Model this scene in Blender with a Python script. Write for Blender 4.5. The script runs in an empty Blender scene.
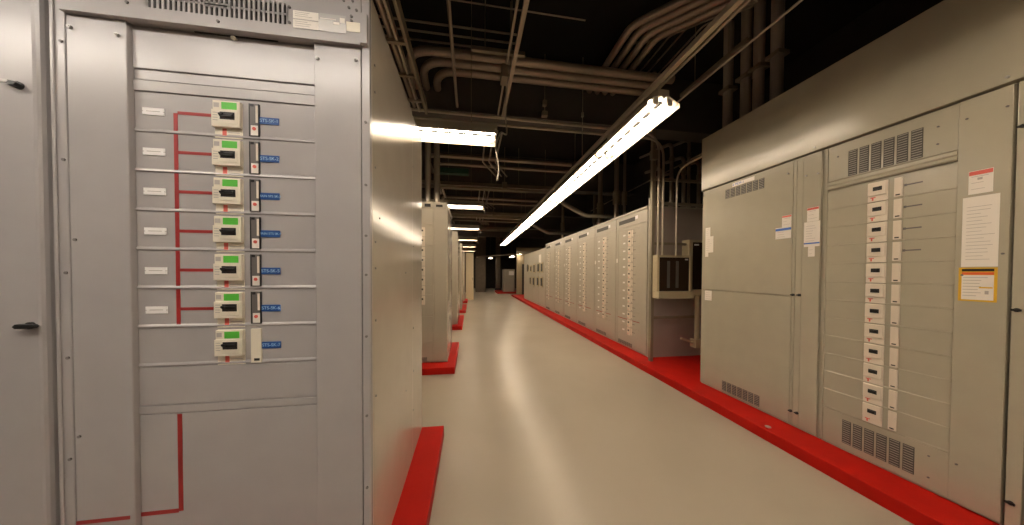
import bpy, math, random
from mathutils import Vector, Matrix
random.seed(7)
sc = bpy.context.scene
COL = sc.collection
PI = math.pi

# ------------------------------------------------------------------ materials
def mat(name, col, rough=.5, metal=0., noise=0., nscale=6., bump=0., bscale=40., spec=.5, emit=None, estr=0., coat=0., rnoise=0.):
    m = bpy.data.materials.new(name); m.use_nodes = True
    nt = m.node_tree; b = nt.nodes['Principled BSDF']
    b.inputs['Base Color'].default_value = (*col, 1)
    b.inputs['Roughness'].default_value = rough
    b.inputs['Metallic'].default_value = metal
    b.inputs['Specular IOR Level'].default_value = spec
    b.inputs['Coat Weight'].default_value = coat
    b.inputs['Coat Roughness'].default_value = .15
    tc = None
    if noise or bump or rnoise:
        tc = nt.nodes.new('ShaderNodeTexCoord')
    if noise:
        n = nt.nodes.new('ShaderNodeTexNoise'); n.inputs['Scale'].default_value = nscale; n.inputs['Detail'].default_value = 5
        nt.links.new(tc.outputs['Object'], n.inputs['Vector'])
        r = nt.nodes.new('ShaderNodeMapRange'); r.inputs['From Min'].default_value = .3; r.inputs['From Max'].default_value = .7
        r.inputs['To Min'].default_value = 1 - noise; r.inputs['To Max'].default_value = 1 + noise
        nt.links.new(n.outputs['Fac'], r.inputs['Value'])
        mx = nt.nodes.new('ShaderNodeVectorMath'); mx.operation = 'SCALE'; mx.inputs[0].default_value = col
        nt.links.new(r.outputs['Result'], mx.inputs['Scale'])
        nt.links.new(mx.outputs['Vector'], b.inputs['Base Color'])
    if rnoise:
        n = nt.nodes.new('ShaderNodeTexNoise'); n.inputs['Scale'].default_value = 1.6; n.inputs['Detail'].default_value = 4
        nt.links.new(tc.outputs['Object'], n.inputs['Vector'])
        r = nt.nodes.new('ShaderNodeMapRange'); r.inputs['From Min'].default_value = .3; r.inputs['From Max'].default_value = .7
        r.inputs['To Min'].default_value = rough - rnoise; r.inputs['To Max'].default_value = rough + rnoise
        nt.links.new(n.outputs['Fac'], r.inputs['Value']); nt.links.new(r.outputs['Result'], b.inputs['Roughness'])
    if bump:
        n = nt.nodes.new('ShaderNodeTexNoise'); n.inputs['Scale'].default_value = bscale; n.inputs['Detail'].default_value = 3
        nt.links.new(tc.outputs['Object'], n.inputs['Vector'])
        bp = nt.nodes.new('ShaderNodeBump'); bp.inputs['Strength'].default_value = bump; bp.inputs['Distance'].default_value = .01
        nt.links.new(n.outputs['Fac'], bp.inputs['Height']); nt.links.new(bp.outputs['Normal'], b.inputs['Normal'])
    if emit:
        b.inputs['Emission Color'].default_value = (*emit, 1); b.inputs['Emission Strength'].default_value = estr
    return m

M = {}
M['grey']   = mat('grey_enamel', (.39, .367, .362), .25, noise=.03, bump=.02, bscale=9, spec=.6)
M['side']   = mat('grey_enamel_gloss', (.47, .425, .355), .165, noise=.03, bump=.30, bscale=1.3, spec=.6)
M['green']  = mat('green_grey_enamel', (.435, .40, .31), .21, noise=.03, bump=.02, bscale=6, spec=.6)
M['row']    = mat('tan_grey_enamel', (.44, .40, .32), .33, noise=.03, spec=.6)
M['body']   = mat('grey_carcass', (.36, .335, .29), .4, spec=.5)
M['wire']   = mat('wall_paint_mauve', (.40, .335, .29), .6, noise=.06, nscale=3)
M['floor']  = mat('floor_epoxy', (.41, .355, .285), .27, noise=.04, nscale=1.0, bump=.16, bscale=2.2, spec=.30)
M['red']    = mat('red_paint', (.47, .007, .002), .6, noise=.08, nscale=5, spec=.2, bump=.1, bscale=30)
M['tape']   = mat('red_tape', (.33, .022, .02), .5)
M['dark']   = mat('dark_hole', (.012, .010, .009), .6)
M['black']  = mat('black_plastic', (.012, .011, .010), .35)
M['vent']   = mat('vent_mesh', (.085, .078, .065), .6)
M['cream']  = mat('cream_plastic', (.74, .68, .56), .4)
M['pale']   = mat('pale_plastic', (.74, .66, .55), .45)
M['lime']   = mat('green_sticker', (.10, .52, .05), .45)
M['blue']   = mat('blue_label', (.015, .075, .27), .4)
M['white']  = mat('white_paper', (.82, .77, .70), .6)
M['tag']    = mat('white_tag', (.88, .86, .84), .4)
M['ink']    = mat('printed_ink', (.45, .41, .38), .6)
M['bluetxt']= mat('light_blue_ink', (.35, .55, .75), .5)
M['yellow'] = mat('yellow_sticker', (.75, .45, .03), .5)
M['orange'] = mat('orange_red_print', (.75, .12, .03), .5)
M['redink'] = mat('red_print', (.70, .13, .10), .5)
M['blueink']= mat('blue_print', (.05, .16, .55), .5)
M['alu']    = mat('nameplate_metal', (.42, .40, .38), .35, metal=.5)
M['chart']  = mat('strip_dark_grey', (.14, .125, .12), .4)
M['steel']  = mat('galvanised_conduit', (.50, .44, .35), .33, metal=.45)
M['steel2'] = mat('brushed_riser_conduit', (.62, .56, .47), .25, metal=.55)
M['dusty']  = mat('dull_conduit', (.36, .295, .23), .30, metal=.45)
M['riser']  = mat('painted_riser', (.36, .30, .26), .5)
M['tray']   = mat('galvanised_tray', (.30, .26, .19), .5, metal=.5)
M['flexc']  = mat('grey_flex', (.30, .27, .22), .5)
M['beam']   = mat('fireproofed_beam', (.095, .085, .075), .75, bump=.3, bscale=25)
M['ceil']   = mat('black_deck', (.012, .011, .010), .9)
M['wall']   = mat('dark_wall', (.045, .038, .032), .8, noise=.1)
M['beigew'] = mat('beige_wall', (.36, .29, .18), .7)
M['ivory']  = mat('ivory_cabinet', (.72, .62, .42), .4)
M['pbeige'] = mat('panelboard_beige', (.50, .43, .28), .4)
M['pglass'] = mat('dark_window', (.030, .016, .009), .22)
M['tube']   = mat('fluorescent_tube', (1, 1, 1), .4, emit=(1.0, .84, .66), estr=20)
M['tube2']  = mat('fluorescent_tube_neutral', (1, 1, 1), .4, emit=(1.0, .92, .84), estr=24)
M['refl']   = mat('white_reflector', (.85, .80, .70), .4)
M['hous']   = mat('fixture_housing', (.55, .48, .36), .45)
M['brown']  = mat('dark_brown_wall', (.13, .10, .07), .8, noise=.1)
M['greenw'] = mat('green_wrap', (.02, .075, .045), .7)

# ------------------------------------------------------------------ mesh helpers
class MB:
    def __init__(s): s.v = []; s.f = []; s.m = []; s.sm = []
    def add(s, vs, fs, m=0, smooth=False):
        k = len(s.v); s.v += [tuple(v) for v in vs]
        for f in fs: s.f.append(tuple(i + k for i in f)); s.m.append(m); s.sm.append(smooth)
        return s
    def box(s, x0, x1, y0, y1, z0, z1, m=0):
        if x0 > x1: x0, x1 = x1, x0
        if y0 > y1: y0, y1 = y1, y0
        if z0 > z1: z0, z1 = z1, z0
        v = [(x0,y0,z0),(x1,y0,z0),(x1,y1,z0),(x0,y1,z0),(x0,y0,z1),(x1,y0,z1),(x1,y1,z1),(x0,y1,z1)]
        return s.add(v, [(0,3,2,1),(4,5,6,7),(0,1,5,4),(1,2,6,5),(2,3,7,6),(3,0,4,7)], m)
    def prof(s, pts, axis, a, b, m=0):
        """closed profile extruded along an axis; pts are the two other coordinates in order"""
        def P(t, p): return {'x': (t, p[0], p[1]), 'y': (p[0], t, p[1]), 'z': (p[0], p[1], t)}[axis]
        n = len(pts); v = [P(a, p) for p in pts] + [P(b, p) for p in pts]
        f = [(i, (i+1) % n, (i+1) % n + n, i + n) for i in range(n)] + [tuple(range(n))[::-1], tuple(range(n, 2*n))]
        return s.add(v, f, m)
    def tube(s, pts, r, seg=10, m=0, caps=True):
        pts = [Vector(p) for p in pts]; n = len(pts); rings = []
        t0 = (pts[1] - pts[0]).normalized()
        up = Vector((0,0,1)) if abs(t0.z) < .9 else Vector((0,1,0))
        u = t0.cross(up).normalized()
        for i, p in enumerate(pts):
            if i == 0: t = t0
            elif i == n-1: t = (pts[-1]-pts[-2]).normalized()
            else: t = ((pts[i+1]-p).normalized() + (p-pts[i-1]).normalized()).normalized()
            u = (u - t * u.dot(t)).normalized(); w = t.cross(u)
            rr = r[i] if isinstance(r, (list, tuple)) else r
            rings.append([p + (u*math.cos(2*PI*k/seg) + w*math.sin(2*PI*k/seg))*rr for k in range(seg)])
        v = [q for rg in rings for q in rg]
        f = [(i*seg+k, i*seg+(k+1) % seg, (i+1)*seg+(k+1) % seg, (i+1)*seg+k) for i in range(n-1) for k in range(seg)]
        s.add(v, f, m, True)
        if caps:
            s.add(rings[0], [tuple(range(seg))[::-1]], m); s.add(rings[-1], [tuple(range(seg))], m)
        return s
    def mesh(s, name, mats):
        me = bpy.data.meshes.new(name); me.from_pydata(s.v, [], s.f)
        for mm in (mats if isinstance(mats, (list, tuple)) else [mats]): me.materials.append(M[mm])
        for p, mi, sm in zip(me.polygons, s.m, s.sm): p.material_index = mi; p.use_smooth = sm
        me.update(); return me
    def build(s, name, mats, parent=None, bevel=0., origin=None):
        if parent is None:
            xs, ys, zs = zip(*s.v)
            origin = origin or ((min(xs)+max(xs))/2, (min(ys)+max(ys))/2, min(zs))
            s.v = [(a-origin[0], b-origin[1], c-origin[2]) for a, b, c in s.v]
        o = bpy.data.objects.new(name, s.mesh(name, mats)); COL.objects.link(o)
        if parent is not None: o.parent = parent
        else: o.location = origin
        if bevel:
            bv = o.modifiers.new('bevel', 'BEVEL'); bv.width = bevel; bv.segments = 2; bv.limit_method = 'ANGLE'
        return o

def inst(name, me, parent, loc, bevel=0., rz=0.):
    o = bpy.data.objects.new(name, me); COL.objects.link(o); o.parent = parent; o.location = loc; o.rotation_euler.z = rz
    if bevel:
        bv = o.modifiers.new('bevel', 'BEVEL'); bv.width = bevel; bv.segments = 2; bv.limit_method = 'ANGLE'
    return o
def flat(me, k):
    for v in me.vertices: v.co.y *= k
    me.update()
def thing(name, label, cat, loc=(0,0,0), rz=0., group=None):
    o = bpy.data.objects.new(name, None); COL.objects.link(o); o.location = loc; o.rotation_euler = (0,0,rz)
    o.empty_display_size = .2
    return tag(o, label, cat, group)
def tag(o, label, cat, group=None):
    o['label'] = label; o['category'] = cat
    if group: o['group'] = group
    return o
def struct(o): o['kind'] = 'structure'; return o
def fillet(pts, R, n=8):
    pts = [Vector(p) for p in pts]; out = [pts[0]]
    for i in range(1, len(pts)-1):
        a, p, b = pts[i-1], pts[i], pts[i+1]
        d1 = (a-p).normalized(); d2 = (b-p).normalized(); ang = d1.angle(d2)
        if ang > PI-.05: out.append(p); continue
        t = min(R/math.tan(ang/2), (a-p).length*.49 if i > 1 else (a-p).length*.95, (b-p).length*.49 if i < len(pts)-2 else (b-p).length*.95)
        s0 = p + d1*t; e0 = p + d2*t
        for k in range(n+1):
            u = k/n; out.append(s0*(1-u)**2 + p*2*u*(1-u) + e0*u*u)
    out.append(pts[-1]); return out
def text_obj(s, size, name, material, parent, loc, rot=(PI/2, 0, 0), extrude=.0004, squeeze=1.):
    c = bpy.data.curves.new(name, 'FONT'); c.body = s; c.size = size; c.align_x = 'CENTER'; c.align_y = 'CENTER'; c.extrude = extrude
    tmp = bpy.data.objects.new('tmp', c); COL.objects.link(tmp)
    dg = bpy.context.evaluated_depsgraph_get(); dg.update()
    me = bpy.data.meshes.new_from_object(tmp.evaluated_get(dg)); bpy.data.objects.remove(tmp)
    me.name = name; me.materials.clear(); me.materials.append(M[material])
    for v in me.vertices: v.co.x *= squeeze
    o = bpy.data.objects.new(name, me); COL.objects.link(o); o.parent = parent; o.location = loc; o.rotation_euler = rot
    return o

# shared little meshes
_s = MB(); _s.tube([(0,.001,0),(0,-.004,0)], .0055, 10); SCREW = _s.mesh('screw', 'chart')
_s = MB(); _s.tube([(0,.001,0),(0,-.008,0)], .007, 10); _s.box(-.004,.004,-.011,-.008,-.002,.002); CAPSCREW = _s.mesh('screw', 'alu')
def screw(parent, x, y, z, me=None, rz=0.): return inst('screw', me or SCREW, parent, (x, y, z), rz=rz)

# breaker with green label (left board); local origin = top left, face towards -y
_b = MB(); _b.box(0,.107,-.006,0,-.148,-.001); _b.box(.002,.105,-.028,-.006,-.040,-.002); _b.box(0,.107,-.036,-.006,-.108,-.040)
_b.box(.030,.100,-.040,-.036,-.096,-.046); BRK = _b.mesh('circuit_breaker', 'cream')
_b = MB(); _b.box(.034,.090,-.0408,-.038,-.080,-.050); _b.prof([(-.041,-.056),(-.052,-.060),(-.052,-.070),(-.041,-.075)],'x',.038,.086); _b.prof([(-.041,-.056),(-.058,-.058),(-.058,-.064),(-.041,-.070)],'x',.034,.050); BRK_T = _b.mesh('toggle_handle','black')
_b = MB(); _b.box(.036,.094,-.0292,-.0275,-.036,-.008); BRK_G = _b.mesh('green_label','lime')
_b = MB(); _b.box(.030,.046,-.0075,-.0055,-.142,-.110); _b.box(.052,.098,-.0068,-.0058,-.136,-.133,1); _b.box(.052,.098,-.0068,-.0058,-.126,-.123,1); BRK_R = _b.mesh('warning_marking',['redink','ink'])
_b = MB(); [_b.box(.006,.024,-.037,-.0355,z,z+.003) for z in (-.055,-.065,-.075,-.085)]; BRK_P = _b.mesh('rating_print','ink')
for q in (BRK,BRK_T,BRK_G,BRK_R,BRK_P):
    flat(q, .5)
    for v in q.vertices: v.co.x *= .94
_b = MB(); _b.box(.006,.025,-.0146,-.0138,-.03,-.012); BRK_C = _b.mesh('approval_mark','ink')
def breaker_green(p, x, y, z):
    b = inst('circuit_breaker', BRK, p, (x,y,z), bevel=.003)
    inst('toggle_handle', BRK_T, b, (0,0,0)); inst('green_label', BRK_G, b, (0,0,0))
    inst('warning_marking', BRK_R, b, (0,0,0)); inst('rating_print', BRK_P, b, (0,0,0)); inst('approval_mark', BRK_C, b, (0,0,0))
# plain white breaker
_b = MB(); _b.box(0,.098,-.014,0,-.13,0); _b.box(.003,.095,-.030,-.014,-.090,-.003); PBRK = _b.mesh('circuit_breaker','pale')
_b = MB(); _b.box(.030,.074,-.032,-.029,-.060,-.034); _b.box(.034,.070,-.044,-.032,-.054,-.040); PBRK_T = _b.mesh('toggle_handle','black')
_b = MB(); _b.box(.014,.040,-.0153,-.0137,-.106,-.100); _b.box(.022,.030,-.0153,-.0137,-.122,-.106); PBRK_R = _b.mesh('warning_marking','redink')
for q in (PBRK,PBRK_T,PBRK_R):
    flat(q, .5)
    for v in q.vertices: v.co.z *= 1.09; v.co.x = v.co.x*1.02
_b = MB(); _b.box(0,.036,-.010,0,-.130,0); PSTR = _b.mesh('trip_module','pale')
_b = MB(); _b.box(.008,.028,-.0115,-.0095,-.122,-.114); PSTR_S = _b.mesh('test_slot','black')
_b = MB(); _b.box(0,.078,-.0015,0,-.0045,.0045); _b.box(.0,.012,-.0018,0,-.008,.008); PLAB = _b.mesh('circuit_label','chart')
def breaker_plain(p, x, y, z, mark=True):
    b = inst('circuit_breaker', PBRK, p, (x,y,z), bevel=.003)
    inst('toggle_handle', PBRK_T, b, (0,0,0))
    if mark: inst('warning_marking', PBRK_R, b, (0,0,0))
def strip_plain(p, x, y, z):
    s_ = inst('trip_module', PSTR, p, (x,y,z)); inst('test_slot', PSTR_S, s_, (0,0,0))

# ------------------------------------------------------------------ room shell
XL, XR_, YB, YF, ZC = -6.5, 4.75, -5.5, 27., 4.7
struct(MB().box(XL, XR_, YB, YF, -.12, 0).build('floor', 'floor'))
struct(MB().box(XL, XR_, YB, YF, ZC, ZC+.15).build('ceiling', 'ceil'))
struct(MB().box(XL-.15, XL, YB, YF, 0, ZC).build('wall_left', 'wall'))
struct(MB().box(XR_, XR_+.15, YB, YF, 0, ZC).build('wall_right', 'wall'))
struct(MB().box(XL, XR_, YB-.15, YB, 0, ZC).build('wall_back', 'wall'))
w = struct(MB().box(XL, XR_, YF, YF+.15, 0, ZC).build('wall_front', 'wall'))

# plinths
def plinth(label, x0, x1, y0, y1, group=None):
    o = MB().box(x0, x1, y0, y1, 0, .1).build('concrete_plinth', 'red', bevel=.006)
    return tag(o, label, 'plinth', group)
plinth('long red-painted concrete plinth along the right side under the switchboards', 2.63, 4.73, -1.2, 17.8)
tag(MB().tube([(2.695,2.114,.100),(2.695,2.114,.106)],.022,14).build('anchor_plate','alu'),'small worn grey anchor spot on the edge of the right red plinth','anchor')
G = 'red plinths on the left side of the aisle'
plinth('red-painted concrete plinth under the large left foreground switchboard', -3.2, -.243, 1.03, 2.56, G)
plinth('second red plinth on the left, under the board with two risers', -3.2, -.237, 4.125, 5.64, G)
plinth('third red plinth on the left, behind the one with two risers', -3.2, -.228, 7.3, 9.24, G)
plinth('fourth red plinth on the left, far down the aisle', -3.2, -.19, 10.35, 12.5, G)
plinth('farthest red plinth on the left, in front of the ivory cabinet', -3.2, -.17, 13.75, 15.1, G)
plinth('low red plinth under the far grey cabinet at the aisle end', 1.9, 4.2, 19.9, 22.2)

# ------------------------------------------------------------------ left foreground switchboard (world x, y=front 1.278)
FY = 1.278
B = thing('switchboard_section', 'large grey switchboard in the left foreground with seven green-labelled breakers', 'switchboard', (-1.0, FY, .1))
ox, oy, oz = 1.0, -FY, -.1
class W(MB):   # world coordinates, shifted to the thing
    def __init__(s, off): super().__init__(); s.off = off
    def box(s, x0, x1, y0, y1, z0, z1, m=0):
        a, b, c = s.off; return super().box(x0+a, x1+a, y0+b, y1+b, z0+c, z1+c, m)
    def tube(s, pts, r, seg=10, m=0, caps=True):
        return super().tube([Vector(p)+Vector(s.off) for p in pts], r, seg, m, caps)
    def prof(s, pts, axis, a, b, m=0):
        o = s.off
        if axis == 'x': return super().prof([(p[0]+o[1], p[1]+o[2]) for p in pts], 'x', a+o[0], b+o[0], m)
        if axis == 'y': return super().prof([(p[0]+o[0], p[1]+o[2]) for p in pts], 'y', a+o[1], b+o[1], m)
        return super().prof([(p[0]+o[0], p[1]+o[1]) for p in pts], 'z', a+o[2], b+o[2], m)
off = (ox, oy, oz)
def Wb(): return W(off)
TOPZ = 2.70
RY = FY + .025                                     # recessed plane
b = Wb(); b.box(-1.545, -.438, RY, 2.14, .1, TOPZ); b.build('cabinet_body', 'grey', B)
b = Wb(); b.box(-.4385, -.4345, RY, 2.143, .1, TOPZ); sp = b.build('side_cover', 'side', B)
b = Wb(); b.box(-1.545, -.435, 2.149, 2.543, .1, TOPZ-.02); b.build('rear_compartment', 'side', B, bevel=.003)
for y, z in [(FY+.06,1.98),(1.40,1.76),(FY+.06,1.64),(FY+.06,1.52),(FY+.06,1.28),(FY+.06,.93),(FY+.06,2.44),(FY+.06,2.32),(1.93,1.5),(1.93,.7)]:
    screw(B, -.435+ox, y+oy, z+oz, rz=PI/2)
for z in (2.3, 1.7, 1.08, .75, .45):
    screw(B, -.435+ox, 2.17+oy, z+oz, rz=PI/2); 
for (a, c, nm) in ((-1.548, -1.507, 'frame_post'), (-.468, -.435, 'frame_post')):
    b = Wb(); b.box(a, c, FY, RY, .1, TOPZ); b.box(a, a+.012, FY-.006, FY, .1, TOPZ) if a < -1 else None
    p = b.build(nm, 'grey', B, bevel=.003)
for z in (2.36, 1.92, 1.494, 1.17, .78, .45): screw(B, -1.517+ox, FY+oy, z+oz)
for z in (2.15, 1.88, 1.66, 1.49, 1.22, .87, .55): screw(B, -.452+ox, FY+oy, z+oz)
# top fascia above the seam
b = Wb(); b.box(-1.507, -.468, FY-.004, RY, 2.606, TOPZ); f = b.build('top_fascia', 'grey', B, bevel=.002)
for x, z in [(-.535,2.652),(-.50,2.655),(-.485,2.618),(-.515,2.625)]: screw(B, x+ox, FY-.004+oy, z+oz)
# vented trim
b = Wb(); VX0, VX1 = -1.228, -.744
b.box(-1.503, VX0, FY-.018, RY, 2.475, 2.600); b.box(VX1, -.440, FY-.018, RY, 2.475, 2.600)
b.box(VX0, VX1, FY-.018, FY-.014, 2.475, 2.512); b.box(VX0, VX1, FY-.018, FY-.014, 2.596, 2.600); b.box(VX0, VX1, FY-.018, FY-.014, 2.551, 2.557)
nv = 28; pitch = (VX1-VX0)/nv
for k in range(nv+1):
    xx = VX0 + k*pitch; b.box(xx-.0042, xx+.0042, FY-.018, FY-.014, 2.512, 2.596)
b.box(-1.04, -.955, FY-.018, FY-.014, 2.545, 2.563)
b.box(-1.503, -.468, FY-.018, RY, 2.466, 2.475)
vt = b.build('vented_trim', 'grey', B)
b = Wb(); b.box(VX0-.01, VX1+.01, FY-.006, FY-.002, 2.505, 2.60); b.box(-1.036, -.958, FY-.0185, FY-.017, 2.551, 2.556); b.build('vent_backing', 'dark', vt)
for x, z in [(-1.29,2.52),(-.99,2.49),(-.735,2.582),(-.735,2.52),(-.50,2.578),(-.50,2.56)]: screw(vt, x+ox, FY-.018+oy, z+oz)
b = Wb(); b.box(-1.10,-.80,FY+.014,RY-.0075,2.4625,2.4658); b.build('latch_slot', 'dark', B)
b = Wb(); b.box(-.722,-.627,FY-.0195,FY-.018,2.503,2.573); pl = b.build('rating_plate','white',B)
b = Wb(); b.box(-.722,-.627,FY-.0202,FY-.0195,2.536,2.540); [b.box(-.715,-.64+random.uniform(-.03,0),FY-.0202,FY-.0195,z,z+.0015) for z in (2.565,2.558,2.550,2.528,2.520,2.511)]; b.build('plate_print','ink',pl)
b = Wb(); b.box(-.627,-.521,FY-.0195,FY-.018,2.503,2.575); pl = b.build('nameplate','alu',B)
b = Wb(); b.box(-.545,-.526,FY-.0202,FY-.0195,2.545,2.565); b.box(-.570,-.546,FY-.0202,FY-.0195,2.535,2.545); b.box(-.62,-.56,FY-.0202,FY-.0195,2.552,2.556); b.build('plate_window','white',pl)
b = Wb(); b.box(-.52,-.466,FY-.0195,FY-.018,2.515,2.555); b.build('cream_sticker','cream',B)
# brass catch in the middle
b = Wb(); b.tube([(-.955,RY-.004,2.453),(-.955,FY+.006,2.452),(-.954,FY+.001,2.446)],[.005,.007,.008]); b.build('catch_knob','cream',B)
# gutter covers
b = Wb(); b.box(-1.503,-1.314,FY,RY,.1,2.466); g = b.build('gutter_cover','grey',B,bevel=.003)
for x, z in [(-1.487,2.415),(-1.340,2.405)]: screw(g, x+ox, FY+oy, z+oz, CAPSCREW)
for x, z in [(-1.487,.865),(-1.487,1.62)]: screw(g, x+ox, FY+oy, z+oz)
b = Wb(); b.box(-.655,-.471,FY,RY,.1,2.466); g = b.build('gutter_cover','grey',B,bevel=.003)
for x, z in [(-.64,2.40),(-.49,2.412)]: screw(g, x+ox, FY+oy, z+oz, CAPSCREW)
# blank covers and module covers on the recessed plane
IX0, IX1 = -1.313, -.656
b = Wb(); b.box(IX0,IX1,RY-.008,RY,2.300,2.462); b.build('blank_cover','grey',B,bevel=.003)
b = Wb(); b.box(IX0,IX1,RY-.004,RY,2.258,2.297); b.build('blank_cover','grey',B,bevel=.002)
b = Wb(); b.box(IX0,IX1,RY-.008,RY,2.214,2.255); b.build('blank_cover','grey',B,bevel=.002)
MT, MP = 2.210, .1560
blue = ['STS-SK-1','STS-SK-2','MAIN STS SK-3','MAIN STS SK-4','STS-SK-5','STS-SK-6','STS-SK-7']
_b = MB(); _b.box(0,.037,-.006,0,-.134,0,0); _b.box(0,.004,-.0065,0,-.134,0,1); _b.box(.034,.037,-.0064,0,-.134,0,1); _b.box(.026,.034,-.008,-.005,-.078,-.008,2); _b.box(.006,.018,-.0075,-.005,-.012,-.002,1)
STRIP = _b.mesh('trip_module',['chart','black','pale'])
_b = MB(); _b.box(.008,.034,-.0080,-.005,-.130,-.090); SLAB_ = _b.mesh('white_label','white')
_b = MB(); _b.tube([(.021,-.0075,-.104),(.021,-.0105,-.104)],.0068,12); SDOT = _b.mesh('red_button','redink')
_b = MB(); _b.box(0,.037,-.008,0,-.142,0,0); STRIP7 = _b.mesh('trip_module','cream')
_b = MB(); _b.box(.012,.032,-.0095,-.0075,-.134,-.124); S7 = _b.mesh('test_slot','black')
_b = MB(); _b.box(0,.074,-.003,0,-.014,.014); [_b.box(x,x+.004,-.0031,0,z,z+.003,1) for x in (-.0,.07) for z in (-.002,)]; _b.box(.014,.060,-.0036,-.003,-.001,.0015,1); TAG = _b.mesh('circuit_tag',['tag','ink'])
for k in range(7):
    zt = MT - MP*k; zb = zt - MP
    b = Wb(); b.box(IX0,IX1,RY-.003,RY,zb+.008,zt)
    b.prof([(RY-.0,zb+.0003),(RY-.006,zb+.0005),(RY-.0075,zb+.003),(RY-.006,zb+.009),(RY-.003,zb+.014),(RY,zb+.014)],'x',IX0,IX1)
    mc = b.build('module_cover','grey',B)
    z = zt - .012
    breaker_green(B, -1.037+ox, RY-.003+oy, z+oz)
    if k < 6:
        s_ = inst('trip_module', STRIP, B, (-.911+ox, RY-.003+oy, z+oz)); inst('white_label', SLAB_, s_, (0,0,0)); inst('red_button', SDOT, s_, (0,0,0))
        inst('circuit_tag', TAG, B, (-1.286+ox, RY-.003+oy, 2.136-.1580*k+oz))
        hz = 2.139 - .1580*k
        b = Wb(); b.box(-1.182,-1.168,RY-.0042,RY-.003,max(zb+.010,1.285),zt-.001 if k else 2.137); b.box(-1.168,-1.040,RY-.0042,RY-.003,hz-.006,hz+.006); b.build('mimic_tape','tape',B)
    else:
        s_ = inst('trip_module', STRIP7, B, (-.911+ox, RY-.003+oy, z+oz)); inst('test_slot', S7, s_, (0,0,0))
    lz = 2.134 - .157*k
    b = Wb(); b.box(-.874,-.802,RY-.006,RY-.003,lz-.015,lz+.013); bl = b.build('blue_label','blue',B)
    text_obj(blue[k], .0185 if k not in (2,3) else .013, 'label_text', 'bluetxt', bl, (-.838+ox, RY-.0064+oy, lz-.001+oz))
zl = MT - 7*MP
b = Wb(); b.box(IX0,IX1,RY-.005,RY,.962,zl-.003); b.build('blank_cover','grey',B,bevel=.002)
b = Wb(); b.box(IX0,IX1,RY-.008,RY,.928,.958); b.build('blank_cover','grey',B,bevel=.002)
b = Wb(); b.box(IX0,IX1,RY-.006,RY,.12,.924); lc = b.build('lower_cover','grey',B,bevel=.003)
b = Wb(); b.box(-1.182,-1.166,RY-.0072,RY-.006,.520,.920); b.box(-1.312,-1.182,RY-.0072,RY-.006,.514,.530); b.build('mimic_tape','tape',B)
b = Wb(); b.box(-1.503,-1.33,FY-.0012,FY,.522,.536); b.build('mimic_tape','tape',B)

# ------------------------------------------------------------------ far-left neighbour with two T latches
N = thing('switchboard_section', 'plain grey cabinet door with two black latches at the left picture edge', 'switchboard', (-2.1, FY, .1))
off = (2.1, -FY, -.1)
b = Wb(); b.box(-2.65,-1.575,FY+.02,2.54,.1,TOPZ); b.build('cabinet_body','grey',N)
b = Wb(); b.prof([(-2.63,FY+.02),(-2.63,FY-.012),(-1.592,FY-.012),(-1.583,FY-.010),(-1.577,FY-.004),(-1.574,FY+.006),(-1.574,FY+.02)],'z',.12,2.69)
dr = b.build('cabinet_door','grey',N)
for zz in (2.175, 1.299):
    hx = -1.628 if zz > 2 else -1.611; hw = .016 if zz > 2 else .033
    b = Wb(); b.tube([(hx,FY-.012,zz),(hx,FY-.020,zz)],.013,14); b.prof([(hx-hw,zz-.002),(hx-hw+.008,zz+.007),(hx+hw-.008,zz+.006),(hx+hw,zz-.001),(hx+hw-.008,zz-.009),(hx-hw+.008,zz-.010)],'y',FY-.034,FY-.018)
    b.build('latch_handle','black',dr,bevel=.002)
    if zz > 2: b = Wb(); b.box(hx-.042,hx-.014,FY-.03,FY-.022,zz+.002,zz+.012); b.build('latch_tab','alu',dr)

# ------------------------------------------------------------------ right-hand boards: local frame x left->right (towards camera), face -y, rotated -90
XB = 2.93
def section(label, Y0, Y1, top, depth=1.35, mats='green', X=XB, group=None, cat='switchboard'):
    t = thing('switchboard_section', label, cat, (X, Y0, .1), -PI/2, group)
    t['w'] = Y0-Y1
    del t['w']
    w = Y0-Y1
    b = MB(); b.box(0.002, w-.002, .012, depth, 0, top-.1); b.build('cabinet_body', mats, t)
    return t, w
def vent(p, x0, x1, z0, z1, n, y=-.003, name='vent_grille'):
    b = MB(); g = (x1-x0)/n
    for k in range(n): b.box(x0+k*g+.006, x0+(k+1)*g-.006, y-.001, y+.006, z0, z1)
    v = b.build(name, 'vent', p)
    # louvre ribs
    b = MB()
    nn = max(4, int((z1-z0)/.016))
    for k in range(n):
        for j in range(nn):
            z = z0 + (j+.5)*(z1-z0)/nn; b.box(x0+k*g+.010, x0+(k+1)*g-.010, y-.003, y-.001, z-.0022, z+.0022)
    b.build('louvre', 'body', v)
    return v
def sheet(p, x0, x1, z0, z1, y=-.002, name='paper_notice', m='white', lines=0, bar=None, barm='redink'):
    s_ = MB().box(x0,x1,y-.0012,y,z0,z1).build(name, m, p)
    if bar: MB().box(x0+.001,x1-.001,y-.0018,y-.0012,bar[0],bar[1]).build('printed_band', barm, s_)
    if lines:
        b = MB(); h = (z1-z0)
        for k in range(lines):
            z = z0 + h*(.08+.8*(k+.5)/lines); b.box(x0+.12*(x1-x0), x0+(x1-x0)*random.uniform(.5,.9), y-.0017, y-.0012, z-.0012, z+.0012)
        b.build('printed_text', 'ink', s_)
    return s_
O = .1
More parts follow.
